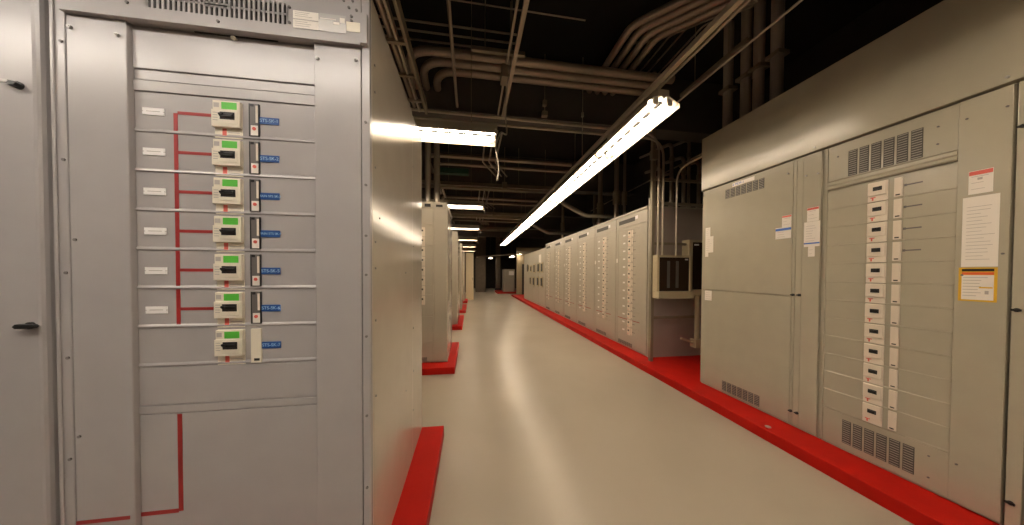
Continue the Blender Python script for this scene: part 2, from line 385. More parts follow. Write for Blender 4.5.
# A: two big doors
t, w = section('tall plain green-grey cabinet with upper and lower doors beside the alcove, right side', 3.12, 1.897, 2.55)
up = MB().box(.005, 1.0, -.004, .012, 1.305-O, 2.545-O).build('cabinet_door', 'green', t, bevel=.003)
lo = MB().box(.005, 1.0, -.004, .012, .015, 1.297-O).build('cabinet_door', 'green', t, bevel=.003)
up['label'] = 'upper door with vents and paper notices'; lo['label'] = 'lower door with vents at its foot'
vent(up, .315, .752, 2.372-O, 2.475-O, 7, -.005); vent(lo, .312, .744, .140-O, .250-O, 7, -.005)
st = sheet(up, .407, .650, 2.484-O, 2.524-O, -.0065, 'tape_label', 'white')
text_obj('4 MDP-1', .036, 'handwriting', 'blueink', st, (.475, -.0085, 2.503-O))
sheet(up, .055, .125, 1.965-O, 2.078-O, -.005, lines=4); sheet(up, .055, .170, 1.765-O, 1.965-O, -.005, lines=6); sheet(up, .055, .10, 1.715-O, 1.765-O, -.005)
sheet(lo, .060, .158, 1.172-O, 1.297-O-.003, -.005, lines=4)
s_ = sheet(up, .915, .992, 1.945-O, 2.052-O, -.005, lines=3, bar=(2.036-O, 2.050-O))
s_ = sheet(up, .860, .992, 1.838-O, 1.945-O, -.005, lines=4, bar=(1.915-O,1.937-O), barm='blueink')
for a, c in ((1.003,1.026),(1.029,1.076),(1.079,1.205)):
    MB().box(a, c, -.004 if c < 1.1 else -.007, .012, .015, 2.545-O).build('vertical_trim' if c < 1.1 else 'gutter_cover', 'green', t, bevel=.002)
for (x, z) in ((1.018,1.312),(1.066,1.314),(1.018,.240),(1.066,.243)):
    b = MB(); b.tube([(x,-.004,z-O),(x,-.014,z-O)],.012,12); b.box(x-.014,x+.010,-.022,-.010,z-O-.005,z-O+.005); b.build('latch_handle','black',t,bevel=.001)
for (x, z) in ((1.10,2.37),(1.185,2.36),(.03,2.5),(.96,2.44),(.03,.35)): screw(t, x, -.007, z-O, CAPSCREW)
s_ = sheet(t, 1.113, 1.195, 1.96-O, 2.080-O, -.0075, lines=3, bar=(2.06-O,2.078-O))
s_ = sheet(t, 1.093, 1.213-.008, 1.742-O, 1.958-O, -.0075, lines=8, bar=(1.765-O,1.777-O), barm='blueink')
sheet(t, 1.125, 1.172, 1.655-O, 1.742-O, -.0075, lines=2)
# B: breaker board
t, w = section('green-grey breaker board with twelve white breakers and a yellow sticker, right foreground', 1.893, 1.085, 2.55)
MB().box(.004,.018,-.004,.012,.015,2.545-O).build('vertical_trim','green',t)
MB().box(.020,.634,-.002,.012,2.262-O,2.543-O).build('top_cover','green',t,bevel=.003)
vent(t, .137, .508, 2.272-O, 2.467-O, 6, -.003)
for x,z in ((.56,2.44),(.56,2.33),(.08,2.45)): screw(t, x, -.002, z-O)
b = MB(); b.prof([(.012,2.196-O),(-.006,2.198-O),(-.012,2.206-O),(-.004,2.225-O),(-.010,2.235-O),(-.010,2.255-O),(.012,2.258-O)],'x',.020,.634); b.build('cover_rail','green',t)
seam0, p12 = 2.030, .1484
for k in range(12):
    zt = seam0 - p12*(k-1); zb = zt-p12
    b = MB(); b.box(.020,.634,-.001,.012,zb+.003-O,min(zt,2.193)-O); b.prof([(.0,zb-O+.0005),(-.003,zb-O+.001),(-.0035,zb-O+.006),(-.001,zb-O+.009)],'x',.020,.634)
    b.build('module_cover','green',t)
    breaker_plain(t, .256, -.001, zb+.1465-O); strip_plain(t, .386, -.001, zb+.143-O)
    if k < 4: inst('circuit_label', PLAB, t, (.427, -.001, zb+.082-O))
MB().box(.020,.634,-.001,.012,.015,.395-O).build('bottom_cover','green',t,bevel=.002)
vent(t, .137, .508, .165-O, .348-O, 6, -.002)
for x,z in ((.56,.33),(.56,.19)): screw(t, x, -.001, z-O)
g = MB().box(.637,.806,-.010,.012,.015,2.543-O).build('gutter_cover','green',t,bevel=.003)
for x,z in ((.665,2.43),(.790,2.43),(.665,1.5),(.790,1.62),(.665,.35)): screw(g, x, -.010, z-O)
s_ = sheet(g, .677, .755, 1.975-O, 2.110-O, -.0105, lines=3, bar=(2.085-O,2.108-O))
MB().box(.706,.722,-.0125,-.0117,2.055-O,2.068-O).build('symbol','ink',s_)
sheet(g, .660, .777, 1.549-O, 1.960-O, -.0105, lines=16)
s_ = MB().box(.653,.777,-.0117,-.0105,1.346-O,1.545-O).build('warning_sticker','yellow',g)
MB().box(.664,.767,-.0123,-.0117,1.356-O,1.500-O).build('sticker_text_field','white',s_)
MB().box(.664,.767,-.0123,-.0117,1.522-O,1.537-O).build('black_band','black',s_)
MB().box(.664,.767,-.0123,-.0117,1.502-O,1.517-O).build('orange_band','orange',s_)
b = MB(); [b.box(.668,.668+l,-.0128,-.0123,z-O,z-O+.003) for l,z in ((.08,1.485),(.06,1.468),(.055,1.45),(.06,1.432),(.05,1.414),(.06,1.396),(.045,1.378))]; b.box(.740,.752,-.0128,-.0123,1.39-O,1.41-O); b.build('sticker_print','ink',s_)
MB().box(.722,.764,-.0128,-.0123,1.424-O,1.432-O).build('yellow_bar','yellow',s_)
# C: next section nearer
t, w = section('plain green-grey cabinet cut by the right picture edge, black latches', 1.080, -.10, 2.55)
MB().box(.004,.05,-.006,.012,.015,2.543-O).build('vertical_trim','green',t,bevel=.003)
dr = MB().box(.058,1.15,-.006,.012,.015,2.543-O).build('cabinet_door','green',t,bevel=.003)
for z in (1.312,.254,2.3):
    b = MB(); b.tube([(.021,-.006,z-O),(.021,-.012,z-O)],.011,12); b.box(.006,.036,-.018,-.010,z-O-.006,z-O+.006); b.build('latch_handle','black',t,bevel=.001)
# pull box over the three
b = MB(); b.box(2.905, 4.28, -.12, 3.12, 2.556, 3.21)
pb = b.build('pull_box','green',bevel=.004)
tag(pb, 'long plain sheet-metal pull box running over the tops of the right-hand cabinets', 'pull box')
for y in (1.95, 3.0, 1.1):
    screw(pb, 2.905-pb.location.x, y-pb.location.y, .03, CAPSCREW, rz=-PI/2)

# ------------------------------------------------------------------ row of breaker boards further down the right side
edges = [5.215, 4.215]
defs = [(5.215,4.215,13,'nearest breaker board of the long right-hand row, beside the alcove'),
        (6.19,5.22,12,'second breaker board from the alcove in the long right-hand row'),
        (7.285,6.195,12,'third breaker board from the alcove in the long right-hand row'),
        (8.38,7.29,12,'fourth breaker board from the alcove in the long right-hand row'),
        (9.39,8.385,12,'fifth breaker board from the alcove in the long right-hand row'),
        (10.55,9.395,12,'breaker board next to the metering cabinet in the right-hand row')]
for i,(Y0,Y1,nm,lab) in enumerate(defs):
    t, w = section(lab, Y0, Y1, 2.60, 1.3, 'row', group='breaker boards of the long right-hand row')
    MB().box(-.002,w+.002,-.022,1.3,2.602-O,2.640-O).build('top_cap','row',t,bevel=.003)
    px0 = .085; px1 = .80 if i == 0 else w-.20
    tp = MB().box(.01,w-.01,-.004,.012,2.385-O,2.598-O).build('top_cover','row',t,bevel=.003)
    MB().box(px0+.02,px0+.55,-.0075,-.004,2.455-O,2.530-O).build('nameplate_strip','vent',tp)
    sheet(tp, px0+.56, px0+.64, 2.48-O, 2.54-O, -.004, m='tag', name='nameplate')
    MB().box(.01,px0-.006,-.006,.012,.02,2.380-O).build('vertical_trim','row',t,bevel=.002)
    MB().box(px1+.006,w-.006,-.008,.012,.02,2.380-O).build('gutter_cover','row',t,bevel=.003)
    z1 = 2.375; pz = .1510; topm = 2.31
    MB().box(px0,px1,-.002,.012,topm+.003-O,z1-O).build('blank_cover','row',t,bevel=.002)
    PLAB2 = PLAB
    bx = px0 + .345 - (0 if i==0 else .02)
    for k in range(nm):
        zt = topm-pz*k; zb = zt-pz
        b = MB(); b.box(px0,px1,-.001,.012,zb+.004-O,zt-O-.001); b.build('module_cover','row',t)
        breaker_plain(t, bx, -.001, zb+.146-O, mark=(i<2)); 
        if i < 4: strip_plain(t, bx+.118, -.001, zb+.143-O)
        inst('circuit_label', PLAB, t, (bx+.155, -.001, zb+.075-O))
        inst('circuit_tag', TAG, t, (px0+.09 if i else px0+.17, -.001, zb+.075-O))
    zb = topm-pz*nm
    bc = MB().box(px0,px1,-.002,.012,.02,zb-.003-O).build('bottom_cover','row',t,bevel=.002)
    vent(bc, px0+.02, px0+.50, .118-O+.02, .205-O, 8, -.003)
    MB().box(px0,px1,-.0032,-.002,.83-O+(-.2 if nm==13 else -.2),.842-O-.2).build('mimic_tape','tape',t)
    sheet(t, .012, .07, 1.72-O, 1.80-O, -.0065, name='notice_sticker', m='white', lines=2)
pp = MB().box(2.93,2.965,4.175,4.210,.1,2.76).build('corner_post','row',bevel=.004); tag(pp,'slim grey corner post standing at the near end of the long row','post')
# metering cabinet
t, w = section('grey metering cabinet with two rows of square instruments, far end of right-hand row', 15.0, 10.56, 2.52, 1.3, 'row')
for k in range(4):
    d = MB().box(k*w/4+.01,(k+1)*w/4-.01,-.006,.012,.02,2.50-O).build('cabinet_door','row',t,bevel=.003)
    if k == 3: sheet(d, 3.1+.25, 3.1+.65, 1.95-O, 2.30-O, -.0065)
for x, z, ww, hh in ((.9,1.62,.45,.30),(1.65,1.55,.35,.34),(2.35,1.50,.38,.44),(3.15,1.52,.38,.44),(3.75,1.52,.36,.44),(1.55,.92,.35,.42),(2.25,.90,.38,.44),(3.05,.92,.38,.44),(3.72,.92,.36,.44)):
    fr = MB().box(x,x+ww,-.03,-.006,z-O,z+hh-O).build('instrument','pbeige',t,bevel=.004)
    if x == .9:
        MB().tube([(x+ww/2,-.03,z+hh/2-O),(x+ww/2,-.05,z+hh/2-O)],.19,20).build('dial','black',fr)
    else:
        MB().box(x+.06,x+ww-.06,-.038,-.03,z+.06-O,z+hh-.06-O).build('instrument_window','black',fr)
# short wireway above it
b = MB(); b.box(2.4,3.3,14.2,14.5,2.522,2.66); tag(b.build('wireway','tray'),'short galvanised wireway above the metering cabinet','wireway')

# ------------------------------------------------------------------ left-hand boards down the aisle
def left_board(label, xr, y0, y1, top, detail=2):
    t = thing('switchboard_section', label, 'switchboard', (xr-.6, y0, .1), 0, 'boards on the left side of the aisle, seen end on')
    b = MB(); b.box(-.9,.6,.012,y1-y0,0,top-O-.0); b.build('cabinet_body','side' if detail < 2 else 'row',t,bevel=.003)
    MB().box(.5985,.603,.02,y1-y0-.01,0,top-O-.08).build('side_cover','side',t)
    b = MB(); b.box(.400,.594,-.004,.012,.02,top-O-.105); b.build('gutter_cover','row',t,bevel=.003)
    b = MB(); b.box(-.9,.594,-.006,.012,top-O-.098,top-O-.002); tp = b.build('top_cover','row',t,bevel=.003)
    if detail >= 2:
        MB().box(-.9,.385,-.002,.012,2.24-O,top-O-.105).build('blank_cover','row',t,bevel=.002)
        b = MB(); b.box(.26,.35,-.0075,-.004,top-O-.085,top-O-.035); b.box(.43,.53,-.0075,-.004,top-O-.080,top-O-.045); b.build('vent_slot','dark',tp)
        MB().box(-.2,.388,-.0012,.012,.42-O,.82-O).build('blank_cover','row',t,bevel=.002)
        MB().box(-.2,.388,-.0012,.012,.83-O,1.05-O).build('blank_cover','row',t,bevel=.002)
        MB().box(-.2,.388,-.0012,.012,.12-O,.41-O).build('bottom_cover','row',t,bevel=.002)
        vent(t, .20,.30,.13-O,.19-O,1,-.003)
        for k in range(8):
            zb = 2.22-.1505*(k+1)
            MB().box(-.2,.388,-.001,.012,zb+.004-O,zb+.1505-O).build('module_cover','row',t)
            breaker_plain(t, .165, -.001, zb+.13-O, False); inst('test_slot', PSTR_S, t, (.225,.006,zb+.17-O))
    return t
left_board('tan-grey switchboard under two steel risers, left side of the aisle', -.367, 4.386, 5.47, 2.60)
left_board('narrow-looking board standing behind the riser board on the left', -.36, 7.55, 8.95, 2.62, 1)
left_board('third board in line behind the riser board on the left', -.34, 10.62, 12.3, 2.62, 1)
left_board('last grey board on the left before the ivory cabinet', -.33, 14.0, 14.95, 2.62, 1)
t = thing('tall_cabinet','tall ivory cabinet standing at the far end of the left side','cabinet',(-.07,15.4,0))
MB().box(-.205,.205,.01,.8,0,2.62).build('cabinet_body','ivory',t,bevel=.005)
MB().box(-.20,.20,-.008,.01,.05,2.58).build('cabinet_door','ivory',t,bevel=.004)
MB().box(.15,.165,-.02,-.008,1.1,1.25).build('door_handle','black',t)

# risers over the second left board
for j,(x,lab) in enumerate(((-.735,'left steel riser rising from the second left switchboard'),(-.585,'right steel riser rising from the second left switchboard'))):
    b = MB(); b.tube([(x,4.9,2.60),(x,4.9,4.69)],.052,16); r = b.build('riser_conduit','steel2')
    tag(r, lab, 'conduit', 'risers over the second left board')
    MB().tube([(0,0,.0),(0,0,.05)],.066,16).build('locknut','tray',r)

# ------------------------------------------------------------------ alcove between the right-hand cabinets
t = thing('panelboard','beige-framed dark glass panelboard on a strut post in the right alcove','panelboard',(3.13,3.84,1.12))
off = (-3.13,-3.84,-1.12)
W_ = Wb
b = Wb(); b.box(2.835,3.42,3.862,3.95,1.23,1.79); b.box(2.835,2.875,3.842,3.862,1.23,1.79); b.box(3.39,3.42,3.842,3.862,1.23,1.79); b.box(2.875,3.39,3.842,3.862,1.755,1.79); b.build('enclosure','pbeige',t,bevel=.004)
b = Wb(); b.box(2.875,3.39,3.852,3.861,1.23,1.755); wn = b.build('glass_door','pglass',t)
b = Wb(); [b.box(x,x+.05,3.850,3.852,1.28,1.70) for x in (3.01,3.16)]; b.build('breaker_column','vent',wn)
b = Wb(); b.box(3.32,3.37,3.849,3.852,1.715,1.735); b.build('nameplate','tag',wn)
b = Wb(); b.box(2.835,3.44,3.80,3.95,1.118,1.228); b.build('wireway_trough','pbeige',t,bevel=.006)
t = thing('panelboard','second dark panelboard mostly hidden behind the plain right-hand cabinet','panelboard',(3.75,3.95,1.15))
off = (-3.75,-3.95,-1.15)
b = Wb(); b.box(3.455,4.15,3.955,4.08,1.15,2.05); b.box(3.455,3.525,3.93,3.955,1.15,2.05); b.box(3.525,4.15,3.93,3.955,2.01,2.05); b.box(3.525,4.15,3.93,3.955,1.15,1.25); b.build('enclosure','pbeige',t,bevel=.004)
b = Wb(); b.box(3.525,4.15,3.942,3.954,1.25,2.01); wn = b.build('glass_door','pglass',t)
b = Wb(); b.box(3.56,3.64,3.938,3.942,1.96,1.98); b.build('nameplate','tag',wn)
# painted end panel of the row
b = MB(); b.box(2.98,4.25,4.17,4.205,.1,2.60); e = b.build('end_panel','wire'); tag(e,'mauve-grey sheet panel closing the row end inside the alcove','panel')
# struts and posts
def strut(pts, label, s=.041, m='tray', grp=None, rods=True):
    b = MB(); (x0,y0,z0),(x1,y1,z1) = pts
    if x0 != x1: b.box(x0,x1,y0-s/2,y0+s/2,z0-s/2,z0-s/2+.006); b.box(x0,x1,y0-s/2,y0-s/2+.006,z0-s/2+.006,z0+s/2); b.box(x0,x1,y0+s/2-.006,y0+s/2,z0-s/2+.006,z0+s/2)
    elif y0 != y1: b.box(x0-s/2,x0+s/2,y0,y1,z0-s/2,z0-s/2+.006); b.box(x0-s/2,x0-s/2+.006,y0,y1,z0-s/2+.006,z0+s/2); b.box(x0+s/2-.006,x0+s/2,y0,y1,z0-s/2+.006,z0+s/2)
    else: b.box(x0-s/2,x0+s/2,y0-s/2,y0-s/2+.006,z0,z1); b.box(x0-s/2,x0-s/2+.006,y0-s/2+.006,y0+s/2,z0,z1); b.box(x0+s/2-.006,x0+s/2,y0-s/2+.006,y0+s/2,z0,z1)
    o = tag(b.build('strut_channel', m), label, 'strut', grp)
    if z0 == z1 and z0 > 3.2:
        n = 2 if abs(x1-x0)+abs(y1-y0) < 3 else 4
        for k in range(n):
            t_ = (k+.5)/n; px = x0+(x1-x0)*t_; py = y0+(y1-y0)*t_
            if rods: MB().tube([(px-o.location.x,py-o.location.y,.02),(px-o.location.x,py-o.location.y,4.70-o.location.z)],.005,6).build('hanger_rod','tray',o)
    return o
strut([(2.855,4.0,.1),(2.855,4.0,4.69)],'upright strut post at the near end of the long row',.05)
strut([(2.88,3.99,.80),(4.3,3.99,.80)],'horizontal strut rail below the alcove panelboards')
strut([(2.88,3.985,1.98),(3.44,3.985,1.98)],'horizontal strut rail above the glass panelboard')
strut([(2.88,3.99,2.62),(4.3,3.99,2.62)],'horizontal strut rail high across the alcove')
strut([(2.88,3.99,3.0),(4.3,3.99,3.0)],'topmost horizontal strut rail across the alcove')
b = MB(); b.box(2.77,2.87,3.90,3.965,3.28,3.42); tag(b.build('junction_box','tray',bevel=.004),'small junction box high on the strut post by the row end','box')
b = MB(); b.tube([(3.62,3.93,1.15),(3.62,3.93,.45)],.035); b.box(3.54,3.70,3.86,3.98,.32,.45); b.tube([(3.54,3.92,.4),(3.35,3.95,.46)],.02); tag(b.build('drop_conduit','pbeige'),'stub conduit and fitting hanging below the hidden panelboard','conduit')

def conduit(pts, r, label, m='dusty', R=.2, grp=None, seg=10, name='conduit'):
    b = MB(); b.tube(fillet(pts, R), r, seg); return tag(b.build(name, m), label, 'conduit', grp)
# pair hung under the beam, turning down to the panelboard
conduit([(-3.0,3.93,3.745),(2.905,3.93,3.69),(2.905,3.93,1.79)], .018, 'front conduit of the pair crossing under the first beam and dropping to the panelboard', 'steel', .32)
conduit([(-3.0,3.93,3.63),(2.985,3.93,3.60),(2.985,3.93,1.79)], .018, 'rear conduit of the pair crossing under the first beam and dropping to the panelboard', 'steel', .30)
conduit([(3.225,3.93,1.79),(3.225,3.93,3.16),(3.225,3.125,3.16)], .016, 'thin conduit bending from the panelboard top towards the pull box', 'steel', .22)
for k,(x,y,h,rr) in enumerate(((3.12,4.32,3.6,.02),(3.28,4.38,3.35,.025),(3.42,4.30,3.75,.03),(3.56,4.45,3.3,.022),(3.68,4.33,3.55,.03),(3.84,4.4,3.9,.025),(4.0,4.35,3.5,.03))):
    places = ['first','second','third','fourth','fifth','sixth','seventh']
    c = conduit([(x,y,2.64),(x,y,h),(x+.05,y+.5,h+.1)], rr, places[k]+' cable stub from the left rising behind the alcove on the near board', 'dusty', .15, 'cable stubs on the near board of the row')
    MB().tube([(x-c.location.x,y-c.location.y,0),(x-c.location.x,y-c.location.y,.10)], rr+.014, 10).build('fitting','tray',c)
    MB().tube([(x-c.location.x,y-c.location.y,h-2.64-.32),(x-c.location.x,y-c.location.y,h-2.64-.24)], rr+.012, 10).build('coupling','tray',c)

# ------------------------------------------------------------------ beams
def beam(y, z0, z1, label, d=.30):
    b = MB(); b.box(XL,XR_,y,y+d,z0,z0+.03); b.box(XL,XR_,y+.05,y+d-.05,z0+.03,z1); b.box(XL,XR_,y+.02,y+.05,z0+.03,z1)
    return struct(b.build('trim_%d' % beam.n, 'beam'))
beam.n = 1
for y in (4.08, 7.45, 10.8, 14.2, 17.6, .75, -2.6):
    beam(y, 3.84, 4.695, ''); beam.n += 1

# three crossing conduits with a quarter-turn
for j in range(3):
    y = 3.62+.13*j*1.0; z = 4.15
    conduit([(2.72-.08*j,3.42+.15*j,z),(-.30-.0*j-.16*(0-j)*-1,3.42+.15*j,z),(-.30-.16*j*1.0+.32*0,3.42+.15*j+.0,z),(-.62+.16*(2-j)*1.0,3.42+.15*j,z)][:1] + [(-.78+.15*j,3.42+.15*j,z),(-.78+.15*j,4.6,z-.0)],
            .05, ['front','middle','rear'][j]+' of three fat conduits crossing the ceiling and turning away at the left', 'dusty', .34, 'three crossing conduits', 14)
# thinner far crossing lines above
for j in range(3):
    conduit([(-4.0,3.36+.13*j,4.42),(.55,3.36+.13*j,4.42)], .012, ['front','middle','rear'][j]+' thin dark conduit crossing high near the black deck', 'dusty', .1, 'thin high conduits')
conduit([(-3.5,3.02,4.42),(1.3,3.05,4.42)], .008, 'single fine cable crossing the black ceiling in the upper middle', 'dusty', .1)
# four conduits with 45 degree kick
for j in range(4):
    x = 1.80 + .128*j
    y2 = 2.93 + .03*j
    conduit([(x,4.06,4.32),(x,y2,4.32),(x+2.2,y2-2.2,4.32)], .042, ['first','second','third','fourth'][j]+' from the left of four parallel conduits kinked above the long lamp', 'dusty', .25, 'four kinked conduits', 12)
for j in range(6):
    x = 2.05+.15*j
    conduit([(x,4.06,4.56-.03*(j%2)),(x,3.5-.1*j,4.56-.03*(j%2)),(x+min(1.6,3.12-x),3.5-.1*j-min(1.6,3.12-x),4.5)], .011, ['first','second','third','fourth','fifth','sixth'][j]+' from the left of the thin dark wires behind the four kinked conduits', 'dusty', .15, 'thin wires behind the kinked conduits', 8)
# rails along the aisle
strut([(1.79,-2.0,3.36),(1.79,15.6,3.36)],'strut rail running along the aisle above the long lamp row',.045,'hous')
conduit([(1.88,-2.0,3.38),(1.88,3.6,3.38)], .014, 'thin conduit beside the rail that carries the long lamp row', 'steel')
conduit([(2.28,-2.0,3.40),(2.25,3.6,3.40)], .010, 'thin cable running along the ceiling right of the lamp rail', 'steel')
conduit([(-.195,-2.0,3.80),(-.193,3.9,3.80)], .018, 'single conduit running along the ceiling left of the aisle centre', 'dusty')
conduit([(.385,-2.0,3.80),(.385,4.0,3.80)], .013, 'thin conduit along the aisle beside the perforated ceiling strut', 'steel')
strut([(.455,-2.0,3.78),(.455,4.0,3.78)],'perforated ceiling strut along the aisle centre',.041,'dusty')
b = MB(); b.box(.33,.40,3.02,3.18,3.66,3.80); tag(b.build('junction_box','tray',bevel=.004),'small junction box hung where the aisle-centre conduits stop','box')
conduit([(.40,3.12,3.70),(.46,3.75,3.62),(.50,3.82,3.42),(.36,3.5,3.30),(.30,3.5,3.10),(.36,3.55,2.85),(.33,3.5,2.68)], .011, 'drooping flexible cable hanging down beside the first lamp', 'flexc', .2, name='flexible_cable')
b = MB(); b.box(1.02,1.10,3.895,3.965,3.79,3.86); b.tube([(1.06,3.93,3.86),(1.06,3.93,4.69)],.008,8); b.box(1.03,1.09,3.90,3.96,3.95,4.02); tag(b.build('beam_clamp','tray',bevel=.003),'double clamp standing over the conduit pair near the picture middle','clamp')
b = MB(); b.tube([(1.63,3.90,3.25),(1.63,3.90,4.69)],.006,8); b.tube([(1.63,3.90,3.82),(1.63,3.90,3.88)],.02,8); tag(b.build('hanger_rod','steel'),'thin rod hanging past the conduit pair just left of the long lamp','rod')
strut([(.0,3.1,3.98),(.6,3.1,3.98)],'short cross strut at the aisle-centre junction box')
# left cable tray over the foreground board
TX0, TX1 = -.86, -.54
t = thing('cable_tray','galvanised ladder tray running along above the left foreground board','cable tray',(-.7,.5,3.38))
b = MB(); b.box(TX1-.7*-1-.0,TX1+.7+.025,-2.5,2.9,0,.10); b.build('side_rail','tray',t)
b = MB(); b.box(TX1+.7-.075,TX1+.7-.055,-2.5,2.9,.02,.08); b.build('side_rail','steel',t)
b = MB(); b.box(TX0+.7-.02,TX0+.7,-2.5,2.9,0,.10); b.build('side_rail','tray',t)
for k in range(14): MB().box(TX0+.7,TX1+.7,-2.4+.39*k,-2.37+.39*k,.01,.035).build('rung','tray',t)
for x in (-.80,-.72,-.655):
    b = MB(); b.tube([(x,-2.0,3.44),(x,3.35,3.44)],.022); 
    tag(b.build('conduit','dusty'),{-.80:'leftmost',-.72:'middle',-.655:'rightmost'}[x]+' conduit lying in the tray over the left foreground board','conduit','conduits in the left tray')
# big black elbow arc conduits on left by the tray
# thick risers out of the pull box
for k,(y,r) in enumerate(((3.0,.052),(2.82,.052),(2.66,.052),(2.47,.055))):
    x = 3.25
    yy = {0:3.10-.0,1:2.87,2:2.72,3:2.53}[k]
    b = MB(); b.tube([(x,3.66-.10*0-.0 if False else yy,3.21),(x,yy,4.69)],r,16); o = b.build('riser_conduit','riser')
    tag(o, ['farthest','second farthest','third farthest','nearest'][k]+' of four thick risers rising from the right pull box','conduit','risers on the pull box')
    MB().tube([(0,0,0),(0,0,.04)],r+.016,16).build('locknut','tray',o)
    MB().box(-.07,.07,-.07,.07,.62,.66).build('pipe_clamp','tray',o)
strut([(2.75,2.40,3.86),(2.75,3.3,3.86)],'short strut with clamp beside the thick risers')
# aisle by aisle clutter behind the first beam
for a,yb in enumerate((6.4, 9.8, 13.2)):
    nm = ['second','third','fourth'][a]
    conduit([(-1.0,yb+3.0,4.15),(-1.0+.25*0,yb,4.15),(2.4,yb,4.13)], .045, 'upper fat conduit crossing the %s cross aisle' % nm, 'dusty', .3)
    conduit([(-.85,yb+3.0,4.02),(-.85,yb+.12,4.02),(2.4,yb+.12,4.0)], .035, 'lower fat conduit crossing the %s cross aisle' % nm, 'dusty', .3)
    strut([(-3.0,yb+.55,3.62),(2.6,yb+.55,3.62)],'cross strut hung low over the %s cross aisle' % nm,.045)
    conduit([(-3.0,yb+.62,3.70),(2.6,yb+.62,3.70)], .018, 'thin conduit lying on the cross strut of the %s cross aisle' % nm, 'dusty')
    t = thing('cable_tray','ladder tray crossing over the %s cross aisle' % nm,'cable tray',(0,yb+.9,3.78))
    for yy in (0,.35): MB().box(-2.5,2.2,yy-.015,yy+.015,0,.09).build('side_rail','tray',t)
    for k in range(12): MB().box(-2.4+.4*k,-2.37+.4*k,.015,.335,.02,.04).build('rung','tray',t)
    for k in range(3):
        conduit([(.25+.14*k,yb-1.6,3.95),(.25+.14*k,yb-.3,3.95),(.6+.14*k,yb+.4,3.9)],.016,['left','middle','right'][k]+' of three thin conduits angling into the %s cross aisle' % nm,'dusty',.2,'thin angled conduits')
    b = MB(); b.box(.78,.90,yb+.50,yb+.60,3.645,3.80); b.tube([(.84,yb+.55,3.80),(.84,yb+.55,4.69)],.012,8); tag(b.build('junction_box','tray',bevel=.003),'small hanging junction box on the cross strut of the %s cross aisle' % nm,'box')
    # hanger rods
    for k,x in enumerate((-.55,.62,1.2)):
        b = MB(); b.tube([(x,yb+.55,3.64),(x,yb+.55,4.69)],.006,6); tag(b.build('hanger_rod','tray'),['left','middle','right'][k]+' threaded rod holding the cross strut of the %s aisle' % nm,'rod')
    conduit([(.33,yb+.55,3.62),(.38,yb+.5,3.3),(.30,yb+.45,3.1),(.36,yb+.45,2.95)], .009, 'loose flexible cable dangling in the %s cross aisle' % nm,'flexc',.3,name='flexible_cable')
b = MB(); b.box(-.8,-.06,6.60,6.74,3.84,3.96); tag(b.build('pipe_wrap','greenw'),'dark green wrapped bundle between ceiling pipes behind the first lamp','pipe')
# flexible conduits arching from lamp rail to the right
for k,y in enumerate((6.3, 9.6)):
    zz = (0,.07)[k]
    conduit([(1.84,y,3.30),(2.02,y,3.28+zz*.5),(2.22,y,3.14+zz),(2.72,y-.05,2.88+zz),(3.3,y,2.90+zz),(4.6,y+.1,2.92+zz)], .05 if k==0 else .06, ['nearer','farther'][k]+' grey conduit arching from the lamp rail over the right-hand row', 'flexc', .35, seg=12, name='flexible_conduit')
# vertical items over the row
for k,(x,y,r) in enumerate(((3.3,5.9,.05),(3.5,5.9,.03),(3.45,7.0,.06),(3.4,9.9,.05),(3.85,8.2,.04),(4.25,5.9,.03))):
    b = MB(); b.tube([(x,y,2.642),(x,y,4.69)],r,12); o = b.build('riser_conduit','dusty')
    tag(o, ['thick riser over the second board of the row','thin riser beside the thick one over the second row board','thick riser over the fourth row board','thick riser over the sixth row board','riser at the back over the third row board','thin riser over the nearest row board'][k],'conduit')
    MB().tube([(0,0,.45),(0,0,.75)],r+.03,12).build('coupling','tray',o)
conduit([(4.55,3.3,3.9),(4.55,10.0,3.9)], .016, 'thin conduit running along the dark right-hand wall','dusty')

# ------------------------------------------------------------------ fluorescent lamps
def lamp(label, loc, rz, L, group, zc=4.69, tube='tube'):
    t = thing('fluorescent_light', label, 'light fixture', loc, rz, group)
    h = L/2
    b = MB(); b.box(-h,h,-.055,.055,.0,.06); b.build('housing','hous',t)
    b = MB(); T = .003
    for s_ in (-1,1):
        b.add([(-h,s_*.055,.0),(h,s_*.055,.0),(h,s_*.165,-.060),(-h,s_*.165,-.060),(-h,s_*.055,T),(h,s_*.055,T),(h,s_*.168,-.057),(-h,s_*.168,-.057)],
              [(0,1,2,3),(7,6,5,4),(0,4,5,1),(1,5,6,2),(2,6,7,3),(3,7,4,0)])
    b.box(-h,h,-.055,.055,-.003,0); b.prof([(-.02,-.003),(0,-.030),(.02,-.003)],'x',-h,h)
    b.build('reflector','refl',t)
    for s_ in (-1,1): MB().box(-h,h,s_*.164,s_*.169,-.092,-.056).build('reflector_lip','hous',t)
    b = MB(); n = int(L/.155)
    for k in range(n):
        x = -h+(k+.5)*L/n; b.box(x-.046,x+.046,-.015,.015,-.044,-.026)
    b.build('slot_row','dark',t)
    for s_ in (-1,1):
        MB().tube([(-h+.03,s_*.072,-.045),(h-.03,s_*.072,-.045)],.016,10).build('tube',tube,t)
    for s_ in (-1,1):
        b = MB(); b.box(s_*(h-.03),s_*(h-.012),-.10,-.045,-.070,-.003); b.box(s_*(h-.03),s_*(h-.012),.045,.10,-.070,-.003); b.build('lamp_holder','refl',t)
    b = MB(); 
    for x in (-h+.3,h-.3): b.tube([(x,0,.06),(x,0,zc-loc[2])],.004,6)
    b.build('hanger_rod','tray',t)
    return t
LZ = 3.17
